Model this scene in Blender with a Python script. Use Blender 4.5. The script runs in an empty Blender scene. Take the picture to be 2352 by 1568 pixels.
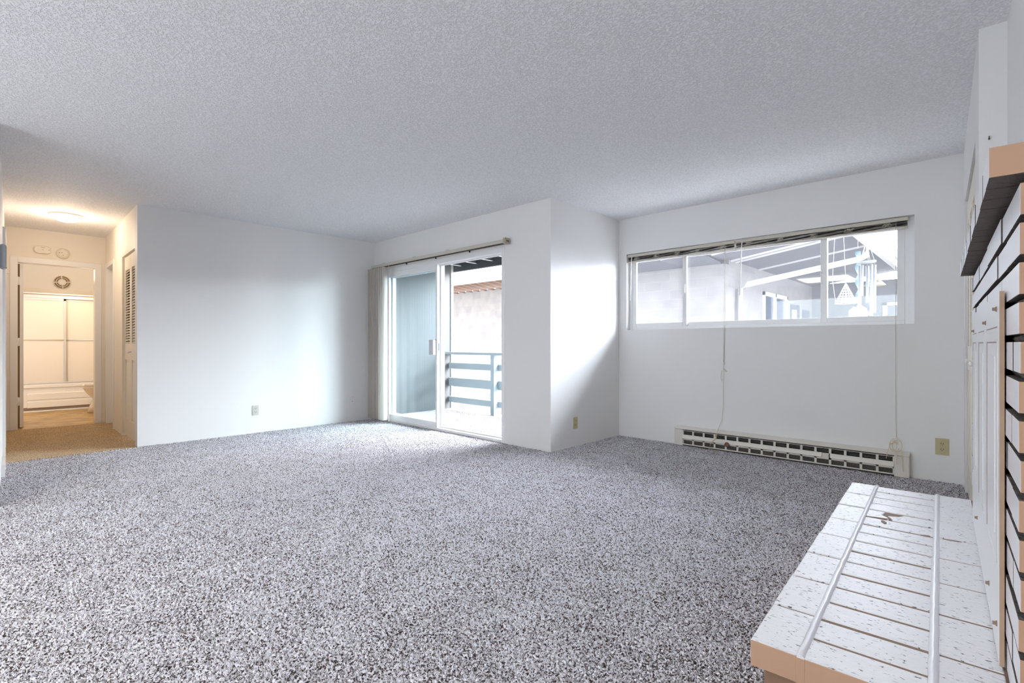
import bpy, bmesh, math, random
from mathutils import Vector, Matrix
random.seed(7)
S = bpy.context.scene
C = S.collection
PI = math.pi

# ---------------------------------------------------------------- camera, world, exposure
cd = bpy.data.cameras.new('camera'); cam = bpy.data.objects.new('camera', cd); C.objects.link(cam)
cam.location = (0, 0, 1.034); cam.rotation_euler = (PI/2, 0, math.radians(43.6))
cd.sensor_width = 36; cd.lens = 1149/2352*36; cd.shift_y = 6/2352; cd.clip_start = 0.02
S.camera = cam
W = bpy.data.worlds.new('overcast'); S.world = W; W.use_nodes = True
bg = W.node_tree.nodes['Background']; bg.inputs['Color'].default_value = (0.91, 0.955, 1.0, 1)
# thin overcast: even sky plus the broad glow of the veiled sun beyond the courtyard
SKY_BASE, SKY_GLOW = 8.2, 56.0
_n = W.node_tree.nodes; _l = W.node_tree.links.new
_tc = _n.new('ShaderNodeTexCoord'); _dp = _n.new('ShaderNodeVectorMath'); _dp.operation = 'DOT_PRODUCT'
_dp.inputs[1].default_value = Vector((0.42, 0.80, 0.42)).normalized()
_mr = _n.new('ShaderNodeMapRange'); _mr.interpolation_type = 'SMOOTHERSTEP'
_mr.inputs['From Min'].default_value = 0.70; _mr.inputs['From Max'].default_value = 1.0
_mr.inputs['To Min'].default_value = SKY_BASE; _mr.inputs['To Max'].default_value = SKY_BASE + SKY_GLOW
_l(_tc.outputs['Generated'], _dp.inputs[0]); _l(_dp.outputs['Value'], _mr.inputs['Value']); _l(_mr.outputs[0], bg.inputs['Strength'])
S.view_settings.view_transform = 'Standard'; S.view_settings.look = 'None'
S.view_settings.gamma = 1; S.view_settings.use_curve_mapping = False
S.view_settings.exposure = 0.14
S.cycles.use_denoising = True
S.cycles.max_bounces = 10; S.cycles.diffuse_bounces = 8; S.cycles.transparent_max_bounces = 12
S.cycles.caustics_reflective = False; S.cycles.caustics_refractive = False
S.cycles.sample_clamp_indirect = 6

def lamp(name, typ, loc, power, color, size=0.1, rot=(0,0,0), size_y=None):
    d = bpy.data.lights.new(name, typ); d.energy = power; d.color = color
    if typ == 'AREA':
        d.size = size
        if size_y: d.shape = 'RECTANGLE'; d.size_y = size_y
    elif typ == 'POINT': d.shadow_soft_size = size
    o = bpy.data.objects.new(name, d); C.objects.link(o); o.location = loc; o.rotation_euler = rot
    return o
WARM = (1.0, 0.80, 0.60)
# hall dome, bathroom bar; unseen dining lamp added to brighten the room
lamp('dining_fill', 'AREA', (-2.4, -1.7, 2.36), 60, (1.0, 0.88, 0.78), 0.9)
lamp('hall_lamp', 'POINT', (-7.28, 0.60, 2.22), 10, WARM, 0.12)
lamp('bathroom_lamp', 'POINT', (-9.75, 1.0, 2.10), 20, WARM, 0.15)

# ---------------------------------------------------------------- materials
def mat(name, col, rough=0.6, metal=0.0, spec=0.5, bump=None, coat=0.0):
    m = bpy.data.materials.new(name); m.use_nodes = True
    nt = m.node_tree; b = nt.nodes['Principled BSDF']
    b.inputs['Base Color'].default_value = (*col, 1); b.inputs['Roughness'].default_value = rough
    b.inputs['Metallic'].default_value = metal; b.inputs['Specular IOR Level'].default_value = spec
    b.inputs['Coat Weight'].default_value = coat
    if bump:
        sc, st, dist = bump
        tc = nt.nodes.new('ShaderNodeTexCoord'); n = nt.nodes.new('ShaderNodeTexNoise'); n.inputs['Scale'].default_value = sc
        n.inputs['Detail'].default_value = 3
        bp = nt.nodes.new('ShaderNodeBump'); bp.inputs['Strength'].default_value = st; bp.inputs['Distance'].default_value = dist
        nt.links.new(tc.outputs['Object'], n.inputs['Vector']); nt.links.new(n.outputs['Fac'], bp.inputs['Height'])
        nt.links.new(bp.outputs['Normal'], b.inputs['Normal'])
    return m
def nd(m, typ, **kw):
    n = m.node_tree.nodes.new(typ)
    for k, v in kw.items():
        if k in n.inputs.keys(): n.inputs[k].default_value = v
        else: setattr(n, k, v)
    return n
def ramp(m, stops, interp='LINEAR'):
    r = m.node_tree.nodes.new('ShaderNodeValToRGB'); e = r.color_ramp.elements; r.color_ramp.interpolation = interp
    while len(e) > len(stops): e.remove(e[-1])
    while len(e) < len(stops): e.new(0.5)
    for k, (p, c) in enumerate(stops): e[k].position = p; e[k].color = (*c, 1)
    return r

M = {}
M['wall'] = mat('wall_paint', (0.80, 0.79, 0.785), 0.55, bump=(260, 0.08, 0.002))
M['hallwall'] = mat('hall_paint', (0.82, 0.77, 0.69), 0.5, bump=(260, 0.06, 0.002))
M['trim'] = mat('trim_paint', (0.84, 0.83, 0.82), 0.35)
M['cream'] = mat('cream_door_paint', (0.78, 0.72, 0.62), 0.4)
M['vinyl'] = mat('white_vinyl', (0.86, 0.86, 0.87), 0.3)
M['blindmetal'] = mat('cream_blind_metal', (0.55, 0.51, 0.44), 0.35)
M['slat'] = mat('stacked_slats', (0.20, 0.175, 0.14), 0.5)
M['vane'] = mat('blind_vane', (0.60, 0.56, 0.52), 0.55)
M['almond'] = mat('almond_plastic', (0.50, 0.43, 0.25), 0.4)
M['plate'] = mat('white_plate', (0.58, 0.57, 0.52), 0.4)
M['dark'] = mat('dark_slot', (0.012, 0.011, 0.010), 0.6)
M['gapdark'] = mat('dark_gap', (0.03, 0.025, 0.02), 0.9)
M['chrome'] = mat('brushed_chrome', (0.78, 0.76, 0.74), 0.35, metal=0.6)
M['endcap'] = mat('aged_end_cap', (0.38, 0.32, 0.22), 0.4)
M['handle'] = mat('light_grey_handle', (0.60, 0.60, 0.62), 0.4)
M['slatlip'] = mat('dull_grille', (0.20, 0.18, 0.16), 0.5)
M['ventbrown_gapshade'] = mat('brown_slots_and_gap_shade', (0.20, 0.11, 0.025), 0.5)
M['scorch'] = mat('brown_scorch', (0.16, 0.075, 0.045), 0.7)
M['brass'] = mat('brass', (0.45, 0.30, 0.10), 0.35, metal=1.0)
M['porcelain'] = mat('porcelain', (0.85, 0.80, 0.72), 0.12, coat=0.5)
M['heater'] = mat('heater_enamel', (0.70, 0.66, 0.60), 0.4)
M['cord'] = mat('cotton_cord', (0.62, 0.57, 0.46), 0.8)
M['cordcream'] = mat('tangled_cord', (0.72, 0.60, 0.38), 0.8)
M['greyplastic'] = mat('grey_plastic', (0.38, 0.39, 0.41), 0.4)
M['lock'] = mat('lock_slot', (0.03, 0.07, 0.18), 0.4)
M['tanwarm'] = mat('warm_lit_brick_end', (0.50, 0.31, 0.205), 0.7, bump=(60, 0.25, 0.004))  # warm room light put into the colour of the near brick ends
M['mortar'] = mat('tan_mortar', (0.30, 0.215, 0.16), 0.85, bump=(120, 0.4, 0.004))
M['tanboard'] = mat('tan_board_edge', (0.44, 0.30, 0.20), 0.8, bump=(80, 0.2, 0.002))  # even tan on the near edge and top of the cover board
M['cover'] = mat('cover_board_paint', (0.80, 0.80, 0.82), 0.35)
M['coverline'] = mat('cover_board_groove', (0.30, 0.22, 0.22), 0.6)
M['brickshade'] = mat('grey_brick_shade', (0.115, 0.095, 0.085), 0.9, bump=(45, 1.0, 0.02))  # dark grey puts shade into the colour of joint faces and mantel underside
M['railing'] = mat('blue_grey_railing_paint', (0.34, 0.42, 0.46), 0.5)
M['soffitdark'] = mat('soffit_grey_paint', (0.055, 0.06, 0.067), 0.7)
M['joistwhite'] = mat('white_trim_and_lit_joist', (0.8, 0.8, 0.8), 0.6)
M['neighbortrim'] = mat('neighbour_white_trim', (0.36, 0.345, 0.335), 0.6)
M['rafter'] = mat('rafter_tan_wood', (0.19, 0.12, 0.09), 0.7)
M['nsoffit'] = mat('neighbour_soffit', (0.075, 0.073, 0.083), 0.8)
M['nglass'] = mat('neighbour_glass', (0.03, 0.04, 0.065), 0.15)
M['ground'] = mat('pale_concrete', (0.50, 0.49, 0.48), 0.9)
M['chime'] = mat('chime_metal', (0.16, 0.17, 0.18), 0.3)
M['chimeblue'] = mat('chime_blue', (0.09, 0.16, 0.21), 0.4)
M['wire'] = mat('white_wire', (0.55, 0.55, 0.55), 0.5)
M['shade'] = mat('yellow_lamp_shade', (0.55, 0.48, 0.28), 0.5)
M['showerglass'] = mat('frosted_shower_panel', (0.80, 0.72, 0.61), 0.35)
M['nail'] = mat('nail_steel', (0.10, 0.08, 0.07), 0.5)

# siding: vertical grooves
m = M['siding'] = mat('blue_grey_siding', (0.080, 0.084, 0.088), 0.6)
tc = nd(m, 'ShaderNodeTexCoord'); wv = nd(m, 'ShaderNodeTexWave', bands_direction='Y', wave_profile='SAW'); wv.inputs['Scale'].default_value = 6.5; wv.inputs['Distortion'].default_value = 0
r_ = ramp(m, [(0.0, (0,0,0)), (0.06, (1,1,1)), (1.0, (1,1,1))]); bp = nd(m, 'ShaderNodeBump', Strength=0.3, Distance=0.004)
L = m.node_tree.links.new; L(tc.outputs['Object'], wv.inputs['Vector']); L(wv.outputs['Fac'], r_.inputs['Fac']); L(r_.outputs['Color'], bp.inputs['Height']); L(bp.outputs['Normal'], m.node_tree.nodes['Principled BSDF'].inputs['Normal'])

# lit diffusers
def emit(name, col, st):
    m = bpy.data.materials.new(name); m.use_nodes = True; b = m.node_tree.nodes['Principled BSDF']
    b.inputs['Base Color'].default_value = (0.9, 0.88, 0.85, 1)
    b.inputs['Emission Color'].default_value = (*col, 1); b.inputs['Emission Strength'].default_value = st
    return m
M['glow'] = emit('lit_diffuser', (1.0, 0.78, 0.52), 6.0)
M['fillglow'] = emit('dining_fill_diffuser', (1.0, 0.9, 0.8), 2.0)

m = M['plank'] = mat('neighbour_plank_soffit', (0.105, 0.10, 0.115), 0.8)
L = m.node_tree.links.new; tc = nd(m, 'ShaderNodeTexCoord'); wv = nd(m, 'ShaderNodeTexWave', bands_direction='Y', wave_profile='SAW'); wv.inputs['Scale'].default_value = 1.6; wv.inputs['Distortion'].default_value = 0
r_ = ramp(m, [(0.0, (0.042, 0.04, 0.048)), (0.08, (0.075, 0.072, 0.083)), (1.0, (0.09, 0.086, 0.095))]); L(tc.outputs['Object'], wv.inputs['Vector']); L(wv.outputs['Fac'], r_.inputs['Fac']); L(r_.outputs['Color'], m.node_tree.nodes['Principled BSDF'].inputs['Base Color'])
# clear glass
def glass(name, tint, refl=0.06, haze=0.0):
    m = bpy.data.materials.new(name); m.use_nodes = True; nt = m.node_tree; nt.nodes.clear()
    o = nt.nodes.new('ShaderNodeOutputMaterial'); t = nt.nodes.new('ShaderNodeBsdfTransparent'); t.inputs[0].default_value = (*tint, 1)
    g = nt.nodes.new('ShaderNodeBsdfGlossy'); g.inputs['Roughness'].default_value = 0.02
    f = nt.nodes.new('ShaderNodeFresnel'); ge = nt.nodes.new('ShaderNodeNewGeometry'); mr = nt.nodes.new('ShaderNodeMapRange')
    mr.inputs['To Min'].default_value = 1.45; mr.inputs['To Max'].default_value = 1/1.45   # same reflectance from either side of the pane
    nt.links.new(ge.outputs['Backfacing'], mr.inputs['Value']); nt.links.new(mr.outputs[0], f.inputs['IOR'])
    mx = nt.nodes.new('ShaderNodeMixShader'); nt.links.new(f.outputs[0], mx.inputs[0]); nt.links.new(t.outputs[0], mx.inputs[1]); nt.links.new(g.outputs[0], mx.inputs[2])
    if haze:
        d = nt.nodes.new('ShaderNodeBsdfTranslucent'); d.inputs[0].default_value = (0.95, 0.96, 1, 1)
        m2 = nt.nodes.new('ShaderNodeMixShader'); m2.inputs[0].default_value = haze
        nt.links.new(mx.outputs[0], m2.inputs[1]); nt.links.new(d.outputs[0], m2.inputs[2]); nt.links.new(m2.outputs[0], o.inputs[0])
    else: nt.links.new(mx.outputs[0], o.inputs[0])
    return m
M['glass'] = glass('clear_glass', (0.93, 0.97, 0.98))
M['dustyglass'] = glass('dusty_glass', (0.93, 0.95, 0.98), haze=0.012)

# ceiling: trowelled texture
m = M['ceiling'] = mat('textured_ceiling', (0.91, 0.91, 0.93), 0.7)
L = m.node_tree.links.new; tc = nd(m, 'ShaderNodeTexCoord')
mp = nd(m, 'ShaderNodeMapping'); mp.inputs['Rotation'].default_value = (0, 0, 0.75); mp.inputs['Scale'].default_value = (1, 1.1, 1)
n1 = nd(m, 'ShaderNodeTexNoise', Scale=80.0, Detail=2.0, Distortion=0.7); r1 = ramp(m, [(0.40, (0,0,0)), (0.56, (1,1,1))])
bp = nd(m, 'ShaderNodeBump', Strength=0.55, Distance=0.006)
L(tc.outputs['Object'], mp.inputs[0]); L(mp.outputs[0], n1.inputs['Vector']); L(n1.outputs['Fac'], r1.inputs['Fac']); L(r1.outputs['Color'], bp.inputs['Height'])
cc = nd(m, 'ShaderNodeMix', data_type='RGBA'); cc.inputs[6].default_value = (0.80, 0.80, 0.82, 1); cc.inputs[7].default_value = (0.93, 0.93, 0.95, 1)
L(r1.outputs['Color'], cc.inputs[0]); L(cc.outputs[2], m.node_tree.nodes['Principled BSDF'].inputs['Base Color'])
L(bp.outputs['Normal'], m.node_tree.nodes['Principled BSDF'].inputs['Normal'])

# carpets: flecked twist pile
def carpet(name, dark, mid, light, cut=(0.438, 0.485, 0.54), disp=0):
    m = mat(name, mid, 0.95, spec=0.1); L = m.node_tree.links.new; b = m.node_tree.nodes['Principled BSDF']
    tc = nd(m, 'ShaderNodeTexCoord')
    n1 = nd(m, 'ShaderNodeTexNoise', Scale=125.0, Detail=1.0, Distortion=0.9, Roughness=0.6)
    n2 = nd(m, 'ShaderNodeTexNoise', Scale=5.0, Detail=3.0)
    mx = nd(m, 'ShaderNodeMath', operation='MULTIPLY_ADD'); mx.inputs[1].default_value = 0.10
    r = ramp(m, [(cut[0], dark), (cut[1], mid), (cut[2], light)])
    L(tc.outputs['Object'], n1.inputs['Vector']); L(tc.outputs['Object'], n2.inputs['Vector'])
    L(n2.outputs['Fac'], mx.inputs[0]); L(n1.outputs['Fac'], mx.inputs[2])
    sb = nd(m, 'ShaderNodeMath', operation='SUBTRACT'); sb.inputs[1].default_value = 0.05
    L(mx.outputs[0], sb.inputs[0]); L(sb.outputs[0], r.inputs['Fac']); L(r.outputs['Color'], b.inputs['Base Color'])
    b.inputs['Sheen Weight'].default_value = 0.30; b.inputs['Sheen Roughness'].default_value = 0.5
    if disp:   # real pile height
        dp = nd(m, 'ShaderNodeDisplacement'); dp.inputs['Midlevel'].default_value = 0.62; dp.inputs['Scale'].default_value = disp
        L(n1.outputs['Fac'], dp.inputs['Height']); L(dp.outputs[0], m.node_tree.nodes['Material Output'].inputs['Displacement']); m.displacement_method = 'BOTH'
    else:
        bp = nd(m, 'ShaderNodeBump', Strength=0.9, Distance=0.012); L(n1.outputs['Fac'], bp.inputs['Height']); L(bp.outputs['Normal'], b.inputs['Normal'])
    return m
M['carpet'] = carpet('grey_flecked_carpet', (0.06, 0.04, 0.04), (0.54, 0.51, 0.53), (0.91, 0.90, 0.97), disp=0.038)
M['hallcarpet'] = carpet('tan_flecked_carpet', (0.15, 0.07, 0.015), (0.50, 0.315, 0.13), (0.74, 0.53, 0.27))
m = M['bathfloor'] = mat('tan_vinyl_floor', (0.42, 0.27, 0.10), 0.35)
L = m.node_tree.links.new; tc = nd(m, 'ShaderNodeTexCoord'); n = nd(m, 'ShaderNodeTexNoise', Scale=6.0, Detail=4.0)
r = ramp(m, [(0.35, (0.32, 0.18, 0.04)), (0.65, (0.56, 0.38, 0.13))]); L(tc.outputs['Object'], n.inputs['Vector']); L(n.outputs['Fac'], r.inputs['Fac']); L(r.outputs['Color'], m.node_tree.nodes['Principled BSDF'].inputs['Base Color'])

# deck
m = M['deck'] = mat('weathered_deck', (0.2, 0.2, 0.2), 0.8)
L = m.node_tree.links.new; tc = nd(m, 'ShaderNodeTexCoord'); mp = nd(m, 'ShaderNodeMapping'); mp.inputs['Scale'].default_value = (0.8, 5, 1)
n = nd(m, 'ShaderNodeTexNoise', Scale=3.0, Detail=5.0); r = ramp(m, [(0.3, (0.36, 0.35, 0.36)), (0.7, (0.48, 0.47, 0.48))])
L(tc.outputs['Object'], mp.inputs[0]); L(mp.outputs[0], n.inputs['Vector']); L(n.outputs['Fac'], r.inputs['Fac']); L(r.outputs['Color'], m.node_tree.nodes['Principled BSDF'].inputs['Base Color'])

# neighbour block wall; axis picks the horizontal direction
def blockmat(name, axis):
    m = mat(name, (0.3, 0.28, 0.28), 0.9); L = m.node_tree.links.new; b = m.node_tree.nodes['Principled BSDF']
    tc = nd(m, 'ShaderNodeTexCoord'); sp = nd(m, 'ShaderNodeSeparateXYZ'); cb = nd(m, 'ShaderNodeCombineXYZ')
    L(tc.outputs['Object'], sp.inputs[0]); L(sp.outputs[axis], cb.inputs[0]); L(sp.outputs[2], cb.inputs[1])
    br = nd(m, 'ShaderNodeTexBrick'); br.inputs['Scale'].default_value = 1.0; br.inputs['Brick Width'].default_value = 0.40; br.inputs['Row Height'].default_value = 0.20
    br.inputs['Mortar Size'].default_value = 0.006; br.inputs['Color1'].default_value = (0.165, 0.153, 0.147, 1); br.inputs['Color2'].default_value = (0.15, 0.139, 0.136, 1); br.inputs['Mortar'].default_value = (0.18, 0.172, 0.168, 1)
    n = nd(m, 'ShaderNodeTexNoise', Scale=4.0, Detail=6.0); r = ramp(m, [(0.35, (0.88, 0.88, 0.9)), (0.62, (1.05, 1.03, 1.02))])
    mul = nd(m, 'ShaderNodeMix', data_type='RGBA', blend_type='MULTIPLY'); mul.inputs[0].default_value = 1
    L(cb.outputs[0], br.inputs['Vector']); L(tc.outputs['Object'], n.inputs['Vector']); L(n.outputs['Fac'], r.inputs['Fac'])
    L(br.outputs['Color'], mul.inputs[6]); L(r.outputs['Color'], mul.inputs[7]); L(mul.outputs[2], b.inputs['Base Color'])
    bp = nd(m, 'ShaderNodeBump', Strength=0.6, Distance=0.03); L(br.outputs['Fac'], bp.inputs['Height']); bp.invert = True; L(bp.outputs['Normal'], b.inputs['Normal'])
    return m
M['blockx'] = blockmat('painted_block_x', 0); M['blocky'] = blockmat('painted_block_y', 1)

# glossy white painted brick with dark pits
m = M['whitebrick'] = mat('white_painted_brick', (0.90, 0.90, 0.92), 0.38)
L = m.node_tree.links.new; b = m.node_tree.nodes['Principled BSDF']; tc = nd(m, 'ShaderNodeTexCoord')
mp = nd(m, 'ShaderNodeMapping'); mp.inputs['Scale'].default_value = (1.0, 3.0, 1.0); mp.inputs['Rotation'].default_value = (0, 0, 0.5)
n1 = nd(m, 'ShaderNodeTexNoise', Scale=62.0, Detail=3.0, Distortion=0.5); r1 = ramp(m, [(0.32, (0,0,0)), (0.355, (1,1,1))])
n2 = nd(m, 'ShaderNodeTexNoise', Scale=26.0, Detail=4.0, Distortion=1.0)
cm = nd(m, 'ShaderNodeMix', data_type='RGBA'); cm.inputs[6].default_value = (0.10, 0.09, 0.12, 1); cm.inputs[7].default_value = (0.90, 0.90, 0.92, 1)
L(tc.outputs['Object'], mp.inputs[0]); L(mp.outputs[0], n1.inputs['Vector']); L(n1.outputs['Fac'], r1.inputs['Fac']); L(r1.outputs['Color'], cm.inputs[0]); L(cm.outputs[2], b.inputs['Base Color'])
L(mp.outputs[0], n2.inputs['Vector'])
ad = nd(m, 'ShaderNodeMath', operation='ADD'); L(n2.outputs['Fac'], ad.inputs[0]); L(r1.outputs['Color'], ad.inputs[1])
bp = nd(m, 'ShaderNodeBump', Strength=0.8, Distance=0.004); L(ad.outputs[0], bp.inputs['Height']); L(bp.outputs['Normal'], b.inputs['Normal'])
M['facebrick'] = mat('white_face_brick', (0.80, 0.80, 0.84), 0.3, bump=(25, 0.2, 0.003))

# ---------------------------------------------------------------- mesh helpers
def BM(): return bmesh.new()
def box(bm, x0, x1, y0, y1, z0, z1, mi=0, faces=None):
    v = [bm.verts.new((x, y, z)) for x in (x0, x1) for y in (y0, y1) for z in (z0, z1)]
    q = {'-x': (0,1,3,2), '+x': (4,6,7,5), '-y': (0,4,5,1), '+y': (2,3,7,6), '-z': (0,2,6,4), '+z': (1,5,7,3)}
    for k, i in q.items():
        f = bm.faces.new([v[j] for j in i]); f.material_index = (faces or {}).get(k, mi)
    return v
def poly_prism(bm, pts, axis, a, b_, mi=0):
    """closed outline pts (2-D) extruded along axis from a to b_; axis 'x': pts=(y,z), 'y': (x,z), 'z': (x,y)"""
    def P(p, t): return {'x': (t, p[0], p[1]), 'y': (p[0], t, p[1]), 'z': (p[0], p[1], t)}[axis]
    A = [bm.verts.new(P(p, a)) for p in pts]; B = [bm.verts.new(P(p, b_)) for p in pts]
    n = len(pts); fs = [bm.faces.new(A), bm.faces.new(B[::-1])]
    for i in range(n): fs.append(bm.faces.new([A[i], B[i], B[(i+1) % n], A[(i+1) % n]]))
    for f in fs: f.material_index = mi
def tube(bm, pts, r, n=6, mi=0, close=False):
    pts = [Vector(p) for p in pts]; rings = []
    N = len(pts)
    for i, p in enumerate(pts):
        d = (pts[min(i+1, N-1)] - pts[max(i-1, 0)]).normalized()
        up = Vector((0,0,1)) if abs(d.z) < 0.9 else Vector((1,0,0))
        a = d.cross(up).normalized(); b = d.cross(a)
        rr = r[i] if isinstance(r, (list, tuple)) else r
        rings.append([bm.verts.new(p + a*math.cos(2*PI*k/n)*rr + b*math.sin(2*PI*k/n)*rr) for k in range(n)])
    for i in range(N-1):
        for k in range(n):
            f = bm.faces.new([rings[i][k], rings[i][(k+1) % n], rings[i+1][(k+1) % n], rings[i+1][k]]); f.material_index = mi; f.smooth = True
    for rg in (rings[0], rings[-1]):
        try: f = bm.faces.new(rg); f.material_index = mi
        except ValueError: pass
def lathe(bm, prof, c, n=24, axis='z', mi=0):
    rings = []
    for (r, h) in prof:
        ring = []
        for k in range(n):
            a = 2*PI*k/n; x, y = r*math.cos(a), r*math.sin(a)
            p = {'z': (x, y, h), 'x': (h, x, y), 'y': (x, h, y)}[axis]
            ring.append(bm.verts.new((p[0]+c[0], p[1]+c[1], p[2]+c[2])))
        rings.append(ring)
    for i in range(len(rings)-1):
        for k in range(n):
            f = bm.faces.new([rings[i][k], rings[i][(k+1) % n], rings[i+1][(k+1) % n], rings[i+1][k]]); f.smooth = True; f.material_index = mi
    for rg in (rings[0], rings[-1]):
        try: f = bm.faces.new(rg); f.material_index = mi
        except ValueError: pass
def obj(name, bm, mats, parent=None, bevel=0, loc=None, rz=None):
    bmesh.ops.recalc_face_normals(bm, faces=bm.faces)
    me = bpy.data.meshes.new(name); bm.to_mesh(me); bm.free()
    for k in (mats if isinstance(mats, (list, tuple)) else [mats]): me.materials.append(M[k])
    o = bpy.data.objects.new(name, me); C.objects.link(o)
    if parent: o.parent = parent
    if loc: o.location = loc
    if rz is not None: o.rotation_euler = (0, 0, rz)
    if bevel:
        md = o.modifiers.new('bevel', 'BEVEL'); md.width = bevel; md.segments = 2; md.limit_method = 'ANGLE'; md.angle_limit = math.radians(40)
    return o
def thing(name, label, cat, loc=(0,0,0), rz=0, group=None):
    o = bpy.data.objects.new(name, None); C.objects.link(o); o.location = loc; o.rotation_euler = (0, 0, rz)
    o['label'] = label; o['category'] = cat
    if group: o['group'] = group
    o.empty_display_size = 0.05
    return o
def tag(o, label, cat, group=None):
    o['label'] = label; o['category'] = cat
    if group: o['group'] = group
    return o
def struct(o, label=None, cat=None):
    o['kind'] = 'structure'
    if label: o['label'] = label; o['category'] = cat
    return o
def copy_tree(o, parent=None):
    c = o.copy(); C.objects.link(c)
    if parent: c.parent = parent
    for ch in list(o.children): copy_tree(ch, c)
    return c

H = 2.44
XA, YB, XC, YD = -6.20, 3.73, -3.04, 4.96          # wall planes
T = 0.12
# frame of the fireplace side, three degrees off the room
RO, RA = (0.107, 0.0), math.radians(3.0)
# hall left wall runs very slightly out of square
def yl(x): return -0.06 - 0.0247*x
def yh(x): return 1.045 - 0.0177*(x + 6.2)

# ---------------------------------------------------------------- shell
def lines(segs):   # (start, stop, step) runs of grid lines
    v = []
    for a, c, st in segs:
        n = max(1, round((c-a)/st)); v += [a+(c-a)*k/n for k in range(n)]
    return v + [segs[-1][1]]
import numpy as np
gx = np.array(lines([(XA, -4.2, 0.0085), (-4.2, -2.6, 0.006), (-2.6, 0.0, 0.0042), (0.0, 0.6, 0.05)]))
gy = np.array(lines([(-3.3, -0.4, 0.05), (-0.4, 0.0, 0.01), (0.0, 2.6, 0.0042), (2.6, YD+0.06, 0.007)]))
nx, ny = len(gx), len(gy)
co = np.zeros((nx*ny+4, 3), dtype=np.float32); co[:nx*ny, 0] = np.repeat(gx, ny); co[:nx*ny, 1] = np.tile(gy, nx)
co[nx*ny:] = [(XA, -3.3, -0.1), (0.6, -3.3, -0.1), (0.6, YD+0.06, -0.1), (XA, YD+0.06, -0.1)]
i = (np.arange(nx-1)[:, None]*ny + np.arange(ny-1)[None, :]).ravel()
q = np.stack([i, i+ny, i+ny+1, i+1], 1); q = np.vstack([q, [[nx*ny+3, nx*ny+2, nx*ny+1, nx*ny]]]).astype(np.int32)
fm = bpy.data.meshes.new('floor'); fm.vertices.add(len(co)); fm.vertices.foreach_set('co', co.ravel())
fm.loops.add(q.size); fm.loops.foreach_set('vertex_index', q.ravel()); fm.polygons.add(len(q))
fm.polygons.foreach_set('loop_start', np.arange(0, q.size, 4, dtype=np.int32)); fm.polygons.foreach_set('loop_total', np.full(len(q), 4, dtype=np.int32))
fm.polygons.foreach_set('use_smooth', np.ones(len(q), dtype=bool)); fm.update(calc_edges=True); fm.validate(); fm.materials.append(M['carpet'])
fo = bpy.data.objects.new('floor', fm); C.objects.link(fo)
floor = struct(fo, 'grey flecked cut pile carpet covering the living room floor', 'carpet')
b = BM(); box(b, -8.47, XA, yl(-7)-0.3, 1.25, -0.10, 0.0)
struct(obj('floor', b, 'hallcarpet'), 'tan flecked carpet in the narrow hallway before the bathroom', 'carpet')
b = BM(); box(b, -11.4, -8.47, -1.0, 2.0, -0.10, -0.003)
struct(obj('floor', b, 'bathfloor'), 'mottled tan vinyl floor of the bathroom', 'floor')
b = BM(); box(b, -8.55, 0.6, -3.3, YD+0.02, H, H+0.12)
ceil = struct(obj('ceiling', b, 'ceiling'), 'white trowel-textured ceiling over living room and hallway', 'ceiling')
b = BM(); box(b, -11.5, -8.55, -1.0, 2.0, H, H+0.12)
struct(obj('ceiling', b, 'hallwall'), 'plain ceiling of the bathroom', 'ceiling')

# wall with outlet (left back wall) including corner return of the hall
b = BM(); box(b, XA-T, XA, yh(XA), YB+T, -0.08, H)
struct(obj('wall_back', b, 'wall'), 'long plain white wall right of the hallway with an outlet low down', 'wall')
# wall with sliding door: opening x -5.92..-3.66, z 0..2.045
b = BM(); box(b, XA-T, -5.92, YB, YB+T, -0.08, H); box(b, -3.66, XC, YB, YB+T, -0.08, H); box(b, -5.92, -3.66, YB, YB+T, -0.08, -0.002); box(b, -5.92, -3.66, YB, YB+T, 2.045, H)
struct(obj('wall_patio', b, 'wall'), 'white wall around the sliding glass door', 'wall')
b = BM(); box(b, XC-T, XC, YB+T, YD+0.15, -0.08, H)
struct(obj('wall_return', b, 'wall'), 'short white return wall between sliding door wall and window wall', 'wall')
# window wall: opening x -2.95..-0.42, z 1.19..2.04
WX0, WX1, WZ0, WZ1 = -2.945, -0.415, 1.192, 2.04
b = BM()
box(b, XC, WX0, YD, YD+0.15, -0.08, H); box(b, WX1, 0.6, YD, YD+0.15, -0.08, H)
box(b, WX0, WX1, YD, YD+0.15, -0.08, WZ0); box(b, WX0, WX1, YD, YD+0.15, WZ1, H)
struct(obj('wall_window', b, 'wall'), 'white wall with the wide high window above the baseboard heater', 'wall')
# hall
b = BM()
# hall right wall with closet opening x -7.13..-6.30 and doorway -8.36..-7.74 (z<2.03)
def seg(bm, x0, x1, f, t, z0, z1):  # piece of wall following y = f(x)
    poly_prism(bm, [(x0, f(x0)), (x1, f(x1)), (x1, f(x1)+t), (x0, f(x0)+t)], 'z', z0, z1)
seg(b, -7.13, -6.32, yh, 0.12, 2.03, H); seg(b, -7.74, -7.13, yh, 0.12, 0, H)
seg(b, -8.36, -7.74, yh, 0.12, 2.03, H); seg(b, -8.47, -8.36, yh, 0.12, 0, H)
struct(obj('wall_hall_right', b, 'hallwall'), 'hall wall with the louvred closet and a doorway', 'wall')
b = BM(); seg(b, -8.6, -4.55, yl, -0.12, -0.08, H)
struct(obj('wall_hall_left', b, 'wall'), 'wall along the left edge running into the hallway', 'wall')
XE = -8.47
b = BM()  # end wall: door opening y 0.235..1.005 z<2.03
box(b, XE-T, XE, -0.2, 0.25, 0, H); box(b, XE-T, XE, 0.985, 1.3, 0, H); box(b, XE-T, XE, 0.25, 0.985, 2.03, H)
struct(obj('wall_hall_end', b, 'hallwall'), 'end wall of the hallway around the bathroom doorway', 'wall')
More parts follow.
